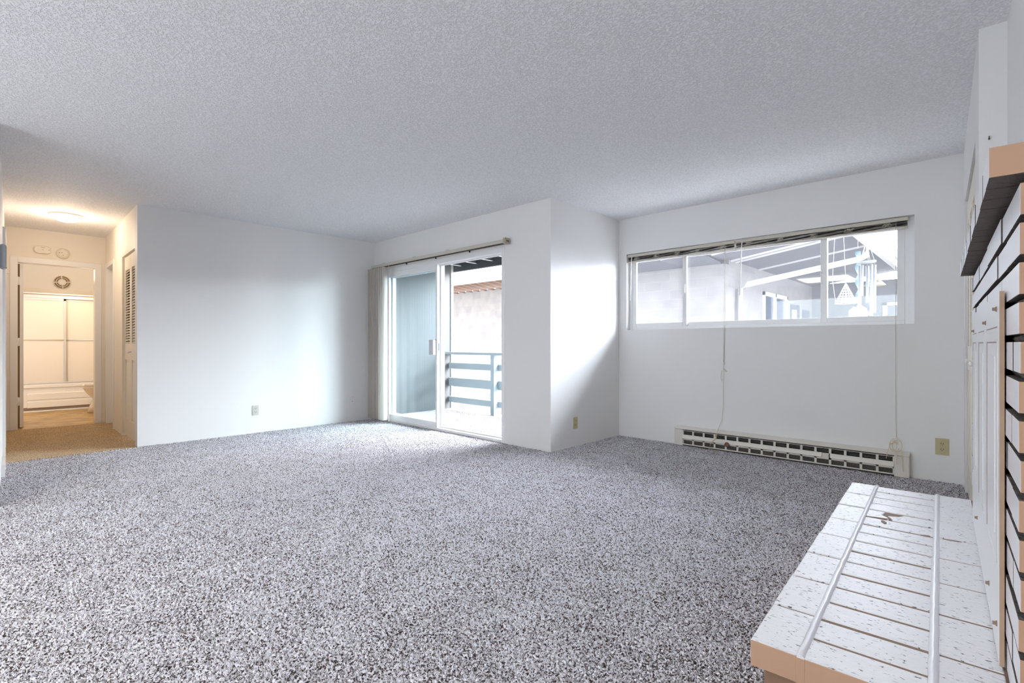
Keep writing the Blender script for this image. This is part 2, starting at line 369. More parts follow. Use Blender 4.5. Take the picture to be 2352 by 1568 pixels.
# hall side room behind doorway and closet interior
b = BM(); box(b, -8.47, -7.4, 2.2, 2.3, 0, H); box(b, -7.42, -7.3, 1.2, 2.3, 0, H); box(b, -8.6, -8.47, 1.3, 2.3, 0, H); box(b, -7.3, -6.32, 1.75, 1.85, 0, H)
struct(obj('wall_side_room', b, 'hallwall'))
# bathroom shell
b = BM(); box(b, -11.42, -11.30, -1.0, 2.0, 0, H); box(b, -11.42, -8.59, -1.0, -0.88, 0, H); box(b, -11.42, -8.59, 1.80, 1.92, 0, H)
struct(obj('wall_bathroom', b, 'hallwall'), 'cream bathroom walls above the tub surround', 'wall')
# dining side behind the camera
b = BM(); box(b, -4.67, -4.55, -3.3, yl(-4.6)-0.11, 0, H)
struct(obj('wall_dining_left', b, 'wall'))
b = BM(); box(b, -4.67, -3.9, -3.42, -3.3, 0, H); box(b, -1.1, 0.7, -3.42, -3.3, 0, H); box(b, -3.9, -1.1, -3.42, -3.3, 0, 0.75); box(b, -3.9, -1.1, -3.42, -3.3, 2.1, H)
struct(obj('wall_dining_back', b, 'wall'))
b = BM(); box(b, -3.9, -1.1, -3.38, -3.37, 0.75, 2.1)
struct(obj('fill_window', b, 'glass'))  # unseen window added to let more sky light in

# right-hand walls in the fireplace frame (u, v)
def rt(o): o.location = (RO[0], RO[1], 0); o.rotation_euler = (0, 0, RA); return o
b = BM(); box(b, 0.113, 0.25, -3.35, 3.06, -0.08, H)
struct(rt(obj('wall_right', b, 'wall')), 'white wall above the brick mantel at the right edge', 'wall')
UC = 0.022
b = BM()   # closet front with opening v 3.36..4.72, z<2.03 ; side face at v=3.06
box(b, UC, 0.25, 3.06, 3.36, -0.08, H); box(b, UC, UC+0.10, 4.72, 5.02, -0.08, H); box(b, UC, UC+0.10, 3.36, 4.72, 2.03, H); box(b, 0.25, 0.32, 3.36, 5.02, 0, H)
struct(rt(obj('wall_closet', b, 'wall')), 'projecting closet wall between the mantel and the window wall', 'wall')

# ---------------------------------------------------------------- sliding door
d = struct(thing('door_1', 'white framed sliding glass door standing half open to the balcony', 'sliding door'))
b = BM(); y0, y1 = YB-0.004, YB+T+0.01
box(b, -3.70, -3.655, y0, y1, 0, 2.05); box(b, -5.925, -5.88, y0, y1, 0, 2.05); box(b, -5.88, -3.70, y0, y1, 1.995, 2.05); box(b, -5.88, -3.70, y0, y1, 0.0, 0.03)
box(b, -5.88, -3.70, YB+0.05, YB+0.06, 0.03, 0.045); box(b, -5.88, -3.70, YB+0.05, YB+0.06, 1.975, 1.995)
obj('door_frame', b, 'vinyl', d, 0.003)
def panel(x0, x1, ya, yb, parent, nm, st=0.055):
    b = BM(); z0, z1 = 0.03, 1.995
    box(b, x0, x0+st, ya, yb, z0, z1); box(b, x1-st, x1, ya, yb, z0, z1)
    box(b, x0+st, x1-st, ya, yb, z0, z0+0.065); box(b, x0+st, x1-st, ya, yb, z1-0.065, z1)
    p = obj(nm, b, 'vinyl', parent, 0.003)
    b = BM(); box(b, x0+st-0.005, x1-st+0.005, (ya+yb)/2-0.003, (ya+yb)/2+0.003, z0+0.06, z1-0.06); obj('glass_pane', b, 'glass', p)
    return p
sp = panel(-5.88, -4.80, YB+0.004, YB+0.044, d, 'sliding_panel', 0.03)
panel(-5.88, -4.80, YB+0.066, YB+0.122, d, 'fixed_panel', 0.03)
b = BM(); box(b, -4.90, -4.815, YB-0.045, YB-0.005, 0.905, 1.085); box(b, -4.84, -4.81, YB-0.01, YB+0.006, 0.90, 1.09); obj('pull_handle', b, 'handle', sp, 0.006)['label'] = 'grey pull handle'
b = BM(); box(b, -4.801, -4.797, YB+0.026, YB+0.038, 0.955, 1.045); obj('lock_slot', b, 'lock', sp)['label'] = 'dark blue lock slot'
b = BM(); box(b, -4.801, -4.797, YB+0.070, YB+0.080, 0.10, 0.30); obj('weather_strip', b, 'greyplastic', sp)

# vertical blind: rail, carriers, stacked vanes
vb = thing('vertical_blind', 'vertical blind with its white vanes drawn to the left of the sliding door', 'blind', (-6.15, 3.64, 0))
def rel(o, p): o.location = (-p.location[0], -p.location[1], -p.location[2]); return o
b = BM(); box(b, -6.165, -3.60, 3.655, 3.70, 2.072, 2.112); rel(obj('head_rail', b, 'blindmetal', vb, 0.003), vb)
b = BM(); box(b, -6.16, -3.60, 3.657, 3.695, 2.067, 2.072); rel(obj('track_groove', b, 'gapdark', vb), vb)
b = BM(); box(b, -3.60, -3.565, 3.645, 3.71, 2.062, 2.122); box(b, -3.566, -3.563, 3.66, 3.675, 2.082, 2.098, 1); box(b, -3.566, -3.563, 3.68, 3.695, 2.082, 2.098, 1)
rel(obj('end_cap', b, ['endcap', 'dark'], vb, 0.002), vb)
for x in (-5.9, -5.2, -4.55):
    b = BM(); box(b, x, x+0.05, 3.66, 3.73, 2.112, 2.122); rel(obj('mounting_clip', b, 'blindmetal', vb), vb)
for x in (-5.35, -4.75, -4.15):
    b = BM(); box(b, x, x+0.012, 3.665, 3.68, 2.045, 2.06); rel(obj('carrier', b, 'dark', vb), vb)
for i in range(9):
    x = -6.15 + i*0.052; a = math.radians(82 + random.uniform(-5, 4)); w = 0.044
    if i == 8: x = -5.70; a = math.radians(30)
    b = BM(); pts = []
    for k in range(7):
        s = -w + 2*w*k/6; bow = 0.006*math.cos(s/w*PI/2)
        pts.append((x + s*math.cos(a) + bow*math.sin(a), 3.635 - s*math.sin(a) + bow*math.cos(a)))
    n = len(pts); out = pts + [(p[0]+0.0015, p[1]+0.001) for p in pts[::-1]]
    poly_prism(b, out, 'z', 0.025, 2.055)
    rel(obj('vane', b, 'vane', vb), vb)

# ---------------------------------------------------------------- window
w = struct(thing('window_1', 'wide white framed window in three panes high on the wall', 'window'))
fy0, fy1 = YD+0.07, YD+0.145
b = BM(); e = 0.035
box(b, WX0, WX0+e, fy0, fy1, WZ0, WZ1); box(b, WX1-e-0.03, WX1, fy0, fy1, WZ0, WZ1); box(b, WX0+e, WX1-e-0.03, fy0, fy1, WZ0, WZ0+0.03); box(b, WX0+e, WX1-e-0.03, fy0, fy1, WZ1-0.045, WZ1)
obj('window_frame', b, 'vinyl', w, 0.003)
def sash(x0, x1, ya, yb, st, zt=0.10):
    b = BM(); z0, z1 = WZ0+0.028, WZ1-0.045
    box(b, x0, x0+st, ya, yb, z0, z1); box(b, x1-st, x1, ya, yb, z0, z1); box(b, x0+st, x1-st, ya, yb, z0, z0+0.045); box(b, x0+st, x1-st, ya, yb, z1-0.045, z1)
    p = obj('sash', b, 'vinyl', w, 0.003)
    b = BM(); box(b, x0+st-0.004, x1-st+0.004, (ya+yb)/2-0.002, (ya+yb)/2+0.002, z0+0.04, z1-0.04); obj('window_pane', b, 'dustyglass', p)
    return p
MX1, MX2 = -2.325, -1.055
sash(WX0+e, MX1+0.045, fy0+0.005, fy0+0.035, 0.045)
sash(MX1-0.01, MX2+0.035, fy0+0.04, fy1-0.005, 0.03)
sash(MX2-0.01, WX1-e-0.03, fy0+0.005, fy0+0.035, 0.05)
b = BM(); tube(b, [(MX1+0.03, fy0+0.002, 1.56), (MX1+0.03, fy0-0.012, 1.58), (MX1+0.03, fy0-0.012, 1.64), (MX1+0.03, fy0+0.002, 1.66)], 0.006); obj('sash_latch', b, 'vinyl', w)
b = BM(); tube(b, [(MX2-0.0, fy0+0.002, 1.56), (MX2-0.0, fy0-0.012, 1.58), (MX2-0.0, fy0-0.012, 1.64), (MX2-0.0, fy0+0.002, 1.66)], 0.005); obj('sash_latch', b, 'vinyl', w)

def mini_blind(x0, x1, label, sag, cord_x, wand_x, wand_z, right):
    t = thing('mini_blind', label, 'blind', ((x0+x1)/2, YD+0.04, WZ1-0.02), group='raised mini blinds at the window')
    o = t.location
    def R(ob): return rel(ob, t)
    ya, yb = YD+0.012, YD+0.040
    b = BM(); box(b, x0, x1, ya, yb, WZ1-0.036, WZ1-0.006); R(obj('head_rail', b, 'blindmetal', t, 0.002))
    # loose stack of slats: thin curved strips, sagging between ladders
    b = BM(); ns = 9; z = WZ1-0.040
    L_ = x1-x0
    for s in range(ns):
        pts = []
        nseg = 14; zz = z - s*0.0042
        for k in range(nseg+1):
            x = x0+0.005+(L_-0.01)*k/nseg
            pts.append((x, zz - 0.004*math.sin(k*1.7+s) - sag*math.sin(PI*k/nseg)*(s/ns)))
        for k in range(nseg):
            (xa, za), (xb, zb) = pts[k], pts[k+1]
            v = [b.verts.new(q) for q in ((xa, ya-0.002, za), (xb, ya-0.002, zb), (xb, yb-0.002, zb+0.001), (xa, yb-0.002, za+0.001))]
            b.faces.new(v)
            v = [b.verts.new(q) for q in ((xa, ya-0.002, za-0.0012), (xb, ya-0.002, zb-0.0012), (xb, yb-0.002, zb-0.0002), (xa, yb-0.002, za-0.0002))]
            b.faces.new(v)
    R(obj('slat_stack', b, 'slat', t))
    b = BM(); zb = z - ns*0.0042 - 0.010
    box(b, x0+0.003, x1-0.003, ya, yb-0.004, zb-0.006, zb+0.006); R(obj('bottom_rail', b, 'blindmetal', t, 0.002))
    n = 5
    for k in range(n):
        x = x0 + L_*(k+0.5)/n
        b = BM()
        for j in range(5):
            a = random.uniform(-0.02, 0.02)
            pts = [(x+a+0.022*math.cos(q*1.1+j), ya-0.004-0.003*(j % 2), z-0.018+0.016*math.sin(q*1.3+j*1.9)) for q in range(7)]
            tube(b, pts, 0.0014, 4)
        R(obj('ladder_cord', b, 'cord', t))
    # wand
    b = BM(); tube(b, [(wand_x, ya-0.006, WZ1-0.03), (wand_x-0.004, ya-0.012, WZ1-0.08), (wand_x-0.02, ya-0.012, wand_z)], 0.0045, 6); R(obj('tilt_wand', b, 'vinyl', t))
    yc = YD-0.012
    b = BM()
    if not right:
        for dx in (-0.004, 0.006): tube(b, [(cord_x+dx, ya-0.003, WZ1-0.04), (cord_x+dx, YD-0.004, WZ0+0.0), (cord_x-0.004+dx*0.4, yc, 0.86)], 0.0018, 5)
        tube(b, [(cord_x-0.004, yc, 0.86), (cord_x-0.006, yc, 0.80), (cord_x-0.008, yc, 0.45), (cord_x-0.02, yc, 0.30), (cord_x-0.04, YD-0.075, 0.19)], 0.0018, 5)
        # knot with loop and stub
        tube(b, [(cord_x-0.004, yc, 0.80), (cord_x-0.025, yc, 0.77), (cord_x-0.032, yc, 0.70), (cord_x-0.022, yc, 0.665), (cord_x-0.012, yc, 0.70)], 0.0016, 5)
        tube(b, [(cord_x-0.004, yc, 0.795), (cord_x+0.012, yc-0.004, 0.778), (cord_x+0.032, yc-0.004, 0.765)], [0.004, 0.006, 0.004], 6)
        tube(b, [(cord_x-0.004, yc-0.003, 0.855), (cord_x+0.008, yc-0.003, 0.845), (cord_x-0.002, yc-0.003, 0.83)], 0.003, 6)
        R(obj('pull_cord', b, 'cord', t))
        b = BM(); xk, yk = cord_x-0.045, YD-0.08
        tube(b, [(xk+0.005, yk+0.004, 0.19), (xk, yk, 0.13), (xk-0.05, yk-0.008, 0.08), (xk-0.075, yk-0.012, 0.015), (xk-0.02, yk-0.02, 0.006), (xk+0.01, yk-0.02, 0.008)], 0.0026, 5)
        tube(b, [(xk+0.008, yk+0.004, 0.19), (xk-0.01, yk-0.004, 0.12), (xk-0.055, yk-0.01, 0.06), (xk-0.06, yk-0.02, 0.02)], 0.0022, 5)
        R(obj('cord_end', b, 'cordcream', t))
    else:
        tube(b, [(cord_x, ya-0.003, WZ1-0.04), (cord_x, YD-0.004, WZ0), (cord_x, yc, 0.45), (cord_x+0.004, yc, 0.30)], 0.0016, 5)
        R(obj('pull_cord', b, 'cord', t))
        b = BM(); cx, cz = cord_x+0.004, 0.27
        for j, (rx, rz_, ox) in enumerate(((0.040, 0.055, 0.0), (0.030, 0.045, 0.01), (0.022, 0.04, -0.012))):
            tube(b, [(cx+ox+rx*math.sin(q*0.45), YD-0.03-0.012*j-0.004*q*0.5, cz-0.03+rz_*math.cos(q*0.45)) for q in range(15)], 0.0016, 5)
        tube(b, [(cx-0.035, YD-0.045, 0.245), (cx-0.005, YD-0.05, 0.268), (cx+0.012, YD-0.05, 0.25)], [0.003, 0.006, 0.003], 6)
        tube(b, [(cx-0.035, YD-0.045, 0.25), (cx-0.05, YD-0.078, 0.18), (cx-0.055, YD-0.085, 0.135)], 0.002, 5)
        tube(b, [(cx+0.02, YD-0.05, 0.22), (cx+0.01, YD-0.08, 0.19), (cx+0.01, YD-0.085, 0.10)], 0.002, 5)
        tube(b, [(cx+0.035, YD-0.05, 0.22), (cx+0.04, YD-0.078, 0.16), (cx+0.05, YD-0.085, 0.05)], 0.002, 5)
        R(obj('cord_tangle', b, 'cordcream', t))
mini_blind(WX0+0.008, -1.775, 'raised mini blind over the left panes with a knotted cord hanging to the heater', 0.0, -1.862, -2.88, 1.52, False)
mini_blind(-1.765, WX1-0.04, 'raised mini blind over the right panes with a looped cord above the heater end', 0.006, -0.53, -1.70, 1.50, True)

# ---------------------------------------------------------------- baseboard heater
hx0, hx1 = -2.345, -0.44
ht = thing('baseboard_heater', 'long cream electric baseboard heater under the window with one open section', 'heater', ((hx0+hx1)/2, YD-0.035, 0))
def RH(o): return rel(o, ht)
yf = YD-0.065
b = BM(); poly_prism(b, [(YD, 0.196), (YD, 0.180), (yf-0.004, 0.165), (yf-0.006, 0.171)], 'x', hx0, hx1); RH(obj('top_cover', b, 'heater', ht, 0.001))
b = BM(); box(b, hx0, hx0+0.085, yf, YD, 0.0, 0.163); RH(obj('end_cap', b, 'heater', ht, 0.004))
b = BM(); box(b, hx1-0.095, hx1, yf, YD, 0.0, 0.163); RH(obj('end_cap', b, 'heater', ht, 0.004))
sx0, sx1 = hx0+0.085, hx1-0.095
b = BM(); box(b, sx0, sx1, YD-0.012, YD-0.002, 0.015, 0.17); RH(obj('back_plate', b, 'dark', ht))
b = BM()
for z in (0.125, 0.137, 0.148): box(b, sx0, sx1, YD-0.05, YD-0.014, z-0.001, z+0.001)
RH(obj('heating_fin', b, 'slatlip', ht))
b = BM()
for z in (0.030, 0.038, 0.046, 0.054): box(b, sx0, sx1, yf+0.012, yf+0.022, z-0.0012, z+0.0012)
RH(obj('lower_louvre', b, 'slatlip', ht))
ns = 16; pitch = (sx1-sx0)/ns
b = BM()
for k in range(ns+1):
    x = sx0 + k*pitch; box(b, max(sx0, x-0.009), min(sx1, x+0.009), yf+0.006, yf+0.012, 0.02, 0.154)
box(b, sx0, sx1, yf+0.004, yf+0.012, 0.012, 0.022); box(b, sx0, sx1, yf+0.004, yf+0.012, 0.152, 0.156); box(b, sx0, sx1, yf+0.006, yf+0.012, 0.060, 0.112)
RH(obj('front_grille', b, 'heater', ht))
b = BM()
for (xa, xb) in ((sx0, sx0+11.45*pitch), (sx0+12.0*pitch, sx1)):
    poly_prism(b, [(yf+0.007, 0.115), (yf+0.001, 0.113), (yf-0.010, 0.078), (yf-0.008, 0.076), (yf+0.004, 0.108), (yf+0.007, 0.110)], 'x', xa, xb)
RH(obj('deflector_strip', b, 'heater', ht, 0.001))
b = BM(); box(b, sx0, sx1, yf+0.008, YD, 0.001, 0.012); RH(obj('shadow_gap_strip', b, 'dark', ht))  # black strip drawn in for the shadow under the heater
b = BM(); lathe(b, [(0.002, -0.0015), (0.018, -0.001), (0.024, 0.0)], (sx0+4.15*pitch, yf-0.009, 0.072), 14, 'y'); RH(obj('scorch_stain', b, 'scorch', ht))['label'] = 'brown scorch mark'

# ---------------------------------------------------------------- outlets
def outlet(loc, rz, label, matn='almond', w=0.072, h=0.116, name='wall_outlet', cat='outlet', blank=False):
    t = thing(name, label, cat, loc, rz)       # local: faces -y
    b = BM(); box(b, -w/2, w/2, -0.006, 0.0, -h/2, h/2); obj('cover_plate', b, matn, t, 0.003)
    if blank:
        b = BM(); lathe(b, [(0.004, -0.009), (0.004, -0.005)], (0, 0, 0.0), 10, 'y'); obj('coax_jack', b, 'dark', t)
        return t
    for s in (0.021, -0.021):
        b = BM(); n = 20; pts = []
        for k in range(n):
            a = 2*PI*k/n; pts.append((0.0175*math.cos(a), max(-0.0125, min(0.0125, 0.0175*math.sin(a))) + s))
        poly_prism(b, pts, 'y', -0.0085, -0.005)
        rc = obj('receptacle', b, matn, t)
        b = BM()
        box(b, -0.0085, -0.0055, -0.0092, -0.008, s-0.001, s+0.008); box(b, 0.0055, 0.0085, -0.0092, -0.008, s-0.001, s+0.008)
        lathe(b, [(0.0028, -0.0092), (0.0028, -0.008)], (0, 0, s-0.007), 8, 'y')
        obj('socket_slots', b, 'dark', rc)
    return t
outlet((XA, 2.165, 0.262), PI/2, 'light outlet low on the long plain wall right of the hallway', 'plate')
outlet((XA, 3.39, 0.265), PI/2, 'white cable jack plate low on the wall beside the vertical blind', 'wall', name='cable_plate', cat='wall plate', blank=True)
outlet((XC, 4.125, 0.235), PI/2, 'almond outlet on the short return wall in the corner')
outlet((-0.252, YD, 0.262), 0, 'almond outlet right of the heater below the window wall corner', 'almond', 0.08, 0.125)

# ---------------------------------------------------------------- bifold doors
def bifold(name, label, width, z1, nleaf, thick, matn, parent_loc, rz, lou_z=(1.04, 1.86), knob_at=(1,), pitch=0.0285, rise=1.0, kz=0.95, ks=1.0):
    """local: runs along +x, front faces -y"""
    d = struct(thing(name, label, 'closet door', parent_loc, rz))
    lw = width/nleaf
    for i in range(nleaf):
        x0 = i*lw+0.002; x1 = (i+1)*lw-0.002; st = 0.055 if lw > 0.3 else 0.045
        b = BM()
        box(b, x0, x0+st, 0, thick, 0.015, z1); box(b, x1-st, x1, 0, thick, 0.015, z1)
        box(b, x0+st, x1-st, 0, thick, 0.015, 0.20); box(b, x0+st, x1-st, 0, thick, 0.86, lou_z[0]); box(b, x0+st, x1-st, 0, thick, lou_z[1], z1)
        lf = obj('door_leaf', b, matn, d, 0.002)
        b = BM(); box(b, x0+st, x1-st, 0.010, thick-0.008, 0.20, 0.86); box(b, x0+st+0.03, x1-st-0.03, 0.004, 0.012, 0.235, 0.825); obj('raised_panel', b, matn, lf, 0.004)
        b = BM(); n = int((lou_z[1]-lou_z[0])/pitch)
        for k in range(n):
            z = lou_z[0] + (k+0.5)*(lou_z[1]-lou_z[0])/n
            poly_prism(b, [(0.002, z-0.010*rise), (0.005, z-0.012*rise), (thick-0.004, z+0.008*rise), (thick-0.007, z+0.011*rise)], 'x', x0+st, x1-st)
        obj('louvre_slats', b, matn, lf)
        b = BM(); box(b, x0+st, x1-st, thick-0.002, thick, lou_z[0], lou_z[1]); obj('slat_shade_sheet', b, 'gapdark', lf)  # near-black sheet standing in for the shade between the slats
        if i in knob_at:
            kx = x0+0.03 if i == knob_at[0] else x1-0.03
            b = BM(); lathe(b, [(r0, h0*ks) for r0, h0 in ((0.006, 0.002), (0.006, -0.014), (0.015, -0.022), (0.017, -0.030), (0.010, -0.038), (0.001, -0.040))], (kx, 0, kz), 14, 'y')
            obj('knob', b, 'trim', lf)
    return d
bifold('door_2', 'louvred bifold closet door in the hallway', 0.795, 2.01, 2, 0.028, 'cream', (-7.115, yh(-7.115)+0.02, 0), math.atan(-0.0177), knob_at=(1,))
# casing of hall closet
b = BM()
for (xa, xb, za, zb) in ((-7.155, -7.12, 0, 2.05), (-7.12, -6.325, 2.02, 2.05)):
    seg(b, xa, xb, lambda x: yh(x)-0.001, 0.03, za, zb)
struct(obj('trim_1', b, 'cream'))
# closet by the window wall: local x runs along -v so front faces -u
U0 = UC+0.012
loc = Matrix.Rotation(RA, 4, 'Z') @ Vector((U0, 4.71, 0)) + Vector((RO[0], RO[1], 0))
bifold('door_3', 'cream louvred bifold closet door with round knobs beside the window wall', 1.34, 2.01, 4, 0.028, 'cream', loc, RA-PI/2, lou_z=(1.02, 1.86), knob_at=(1, 2), pitch=0.034, rise=0.7, kz=0.925, ks=0.6)

# doorway casing on hall right, with half-open inner door
b = BM()
for (xa, xb, za, zb) in ((-7.76, -7.70, 0, 2.07), (-8.40, -8.35, 0, 2.07), (-8.35, -7.76, 2.02, 2.07)):
    seg(b, xa, xb, lambda x: yh(x)-0.010, 0.14, za, zb)
struct(obj('trim_2', b, 'trim'))
b = BM(); box(b, -8.345, -7.765, 1.19, 1.225, 0.01, 2.015)
dd = struct(obj('door_4', b, 'trim'), 'closed white door in the right side of the hallway', 'door')
b = BM(); lathe(b, [(0.012, 0.0), (0.012, -0.03), (0.026, -0.04), (0.026, -0.055), (0.005, -0.065)], (-7.83, 1.19, 0.95), 14, 'y'); obj('door_knob', b, 'brass', dd)

# bathroom doorway casing and open door leaf
b = BM()
box(b, XE-T-0.005, XE+0.012, 0.977, 1.045, 0, 2.09); box(b, XE-T-0.005, XE+0.012, 0.19, 0.258, 0, 2.09); box(b, XE-T-0.005, XE+0.012, 0.258, 0.977, 2.022, 2.09)
struct(obj('trim_3', b, 'trim', bevel=0.003), 'white casing around the bathroom doorway', 'door casing')
b = BM(); poly_prism(b, [(-8.62, 0.313), (-9.36, 0.335), (-9.36, 0.302), (-8.62, 0.280)], 'z', 0.01, 2.02)
dl = struct(obj('door_5', b, 'trim', bevel=0.003), 'white bathroom door swung inward against the left', 'door')
for z in (0.28, 1.01, 1.76):
    b = BM(); box(b, -8.625, -8.612, 0.258, 0.284, z, z+0.10); tube(b, [(-8.610, 0.270, z), (-8.610, 0.270, z+0.10)], 0.007, 8); obj('door_hinge', b, 'trim', dl)
b = BM(); box(b, -8.66, -8.64, 0.20, 0.296, 0, 2.02); struct(obj('hinge_gap_shade', b, 'ventbrown_gapshade'))  # brown strip puts the unlit look of the hinge gap into colour
# left hall wall casing + door
b = BM()
for (xa, xb, za, zb) in ((-6.42, -6.35, 0, 2.08), (-7.20, -7.13, 0, 2.08), (-7.13, -6.42, 2.02, 2.08)):
    poly_prism(b, [(xa, yl(xa)), (xb, yl(xb)), (xb, yl(xb)+0.02), (xa, yl(xa)+0.02)], 'z', za, zb)
struct(obj('trim_4', b, 'trim'), 'white door casing on the left wall of the hallway', 'door casing')
b = BM(); poly_prism(b, [(-7.13, yl(-7.13)), (-6.42, yl(-6.42)), (-6.42, yl(-6.42)+0.004), (-7.13, yl(-7.13)+0.004)], 'z', 0.01, 2.02)
struct(obj('door_6', b, 'trim'))
b = BM(); poly_prism(b, [(-6.0, yl(-6.0)), (-5.55, yl(-5.55)), (-5.55, yl(-5.55)+0.022), (-6.0, yl(-6.0)+0.022)], 'z', 0, 0.09)
struct(obj('baseboard_left', b, 'trim'))
# intercom box on left wall
t = thing('wall_intercom', 'rounded grey plastic box high on the wall at the left edge', 'intercom', (-4.85, yl(-4.85), 1.63), math.atan(-0.0247))
b = BM(); box(b, -0.08, 0.03, 0.0, 0.034, -0.082, 0.082); obj('housing', b, 'greyplastic', t, 0.014)
b = BM(); lathe(b, [(0.005, 0.030), (0.005, 0.0345)], (-0.01, 0, -0.075), 8, 'y'); obj('button', b, 'dark', t)
b = BM(); tube(b, [(-7.6, yl(-7.6), 1.79), (-7.6, yl(-7.6)+0.03, 1.79), (-7.6, yl(-7.6)+0.045, 1.80), (-7.6, yl(-7.6)+0.04, 1.82)], 0.003, 6)
tag(obj('wall_hook', b, 'wire'), 'small wire hook on the left hallway wall', 'hook')

# hall fittings
t = thing('ceiling_light', 'lit round flush dome light on the hallway ceiling', 'ceiling light', (-7.28, 0.60, H))
b = BM(); lathe(b, [(0.145, 0.0), (0.145, -0.012), (0.13, -0.018), (0.11, -0.018)], (0,0,0), 32); obj('rim', b, 'trim', t)
b = BM(); lathe(b, [(0.118, -0.015), (0.112, -0.04), (0.085, -0.062), (0.04, -0.073), (0.002, -0.075)], (0,0,0), 32); obj('diffuser', b, 'glow', t)
t = thing('smoke_detector', 'round white smoke detector above the bathroom doorway', 'smoke detector', (XE, 0.665, 2.175))
b = BM(); lathe(b, [(0.066, 0.0), (0.066, 0.02), (0.058, 0.034), (0.03, 0.040), (0.002, 0.040)], (0,0,0), 28, 'x'); obj('housing', b, 'cream', t)
for (y, z) in ((-0.035, 0.004), (-0.012, 0.006), (0.0, -0.022)):
    b = BM(); box(b, 0.036, 0.0405, y-0.005, y+0.005, z-0.003, z+0.003); obj('vent_slot', b, 'nail', t)
t = thing('carbon_monoxide_alarm', 'oval white alarm left of the round detector above the doorway', 'alarm', (XE, 0.475, 2.195))
b = BM(); pts = []
for k in range(28):
    a = 2*PI*k/28; c, s = math.cos(a), math.sin(a); pts.append((0.078*math.copysign(abs(c)**0.6, c), 0.046*math.copysign(abs(s)**0.7, s)))
poly_prism(b, pts, 'x', 0, 0.034); obj('housing', b, 'cream', t, 0.008)
for q in ((-0.015, 0.02, 0.026, 0.030), (0.052, 0.066, 0.0, 0.006), (-0.006, 0.012, 0.0, 0.004)):
    b = BM(); box(b, 0.033, 0.0355, *q); obj('sounder_slot', b, 'mortar', t)

# ---------------------------------------------------------------- bathroom
t = thing('bathtub', 'white bathtub with ribbed front apron across the bathroom', 'bathtub', (-10.9, 0.4, 0))
def RT(o): return rel(o, t)
b = BM(); box(b, -10.56, -10.48, -0.86, 1.78, 0.36, 0.42); box(b, -11.29, -11.2, -0.86, 1.78, 0.36, 0.42); box(b, -11.2, -10.56, -0.86, -0.78, 0.36, 0.42); box(b, -11.2, -10.56, 1.70, 1.78, 0.36, 0.42); RT(obj('rim', b, 'porcelain', t, 0.012))
b = BM(); box(b, -10.54, -10.50, -0.86, 1.78, 0.07, 0.36); RT(obj('apron', b, 'porcelain', t, 0.004))
b = BM()
for z in (0.285, 0.165): poly_prism(b, [(-10.50, z), (-10.485, z-0.008), (-10.485, z-0.10), (-10.50, z-0.105)], 'y', 0.42, 1.70)
RT(obj('apron_rib', b, 'porcelain', t, 0.003))
b = BM(); box(b, -11.2, -10.56, -0.78, 1.70, 0.08, 0.14); RT(obj('basin', b, 'porcelain', t))
b = BM(); box(b, -10.53, -10.515, -0.86, 1.78, 0.0, 0.07); RT(obj('base_strip', b, 'mortar', t))
b = BM(); box(b, -10.515, -10.495, -0.86, 1.78, 0.0, 0.022); RT(obj('caulk_strip', b, 'porcelain', t))
b = BM(); box(b, -11.30, -11.285, -0.86, 1.78, 0.42, 1.95); struct(obj('wall_tub_surround', b, 'showerglass'), 'smooth cream tub surround panel behind the shower door', 'wall panel')
t = thing('shower_door', 'sliding framed shower door above the bathtub', 'shower door', (-10.52, 0.4, 0.42))
b = BM(); box(b, -10.55, -10.49, -0.86, 1.78, 1.74, 1.785); box(b, -10.545, -10.495, -0.86, 1.78, 1.80, 1.82); rel(obj('top_rail', b, 'chrome', t, 0.003), t)
b = BM(); box(b, -10.55, -10.49, -0.86, 1.78, 0.422, 0.445); rel(obj('bottom_track', b, 'chrome', t, 0.003), t)
for (ya, yb, x, nm) in ((-0.84, 0.86, -10.505, 0), (0.80, 1.76, -10.535, 1)):
    b = BM(); box(b, x-0.01, x+0.01, yb-0.028, yb, 0.445, 1.74); box(b, x-0.01, x+0.01, ya, ya+0.028, 0.445, 1.74); box(b, x-0.01, x+0.01, ya, yb, 1.71, 1.74); p = rel(obj('door_frame', b, 'chrome', t), t)
    b = BM(); box(b, x-0.003, x+0.003, ya+0.028, yb-0.028, 0.445, 1.71); o = obj('frosted_panel', b, 'showerglass', p)
    b = BM(); tube(b, [(x+0.012, ya+0.03, 1.10), (x+0.012, yb-0.02, 1.10)], 0.007, 8); obj('towel_bar', b, 'cream' if nm == 0 else 'chrome', p)
t = thing('toilet', 'white toilet seen in part beside the tub', 'toilet', (-9.88, 1.225, 0))
b = BM()
def ell(cx, cy, rx, ry, z, n=24): return [(cx+rx*math.cos(2*PI*k/n), cy+ry*math.sin(2*PI*k/n), z) for k in range(n)]
rings = [ell(0, 0.12, 0.115, 0.30, 0.0), ell(0, 0.12, 0.105, 0.27, 0.10), ell(0, 0.10, 0.11, 0.21, 0.20), ell(0, 0.05, 0.155, 0.24, 0.30), ell(0, 0.02, 0.18, 0.25, 0.37), ell(0, 0.02, 0.185, 0.255, 0.395)]
vs = [[b.verts.new(p) for p in rg] for rg in rings]
for i in range(len(vs)-1):
    for k in range(24):
        f = b.faces.new([vs[i][k], vs[i][(k+1) % 24], vs[i+1][(k+1) % 24], vs[i+1][k]]); f.smooth = True
b.faces.new(vs[-1]); b.faces.new(vs[0]); obj('bowl', b, 'porcelain', t)
b = BM(); poly_prism(b, [(p[0], p[1]) for p in ell(0, 0.02, 0.19, 0.262, 0)], 'z', 0.398, 0.413); obj('seat', b, 'porcelain', t, 0.004)
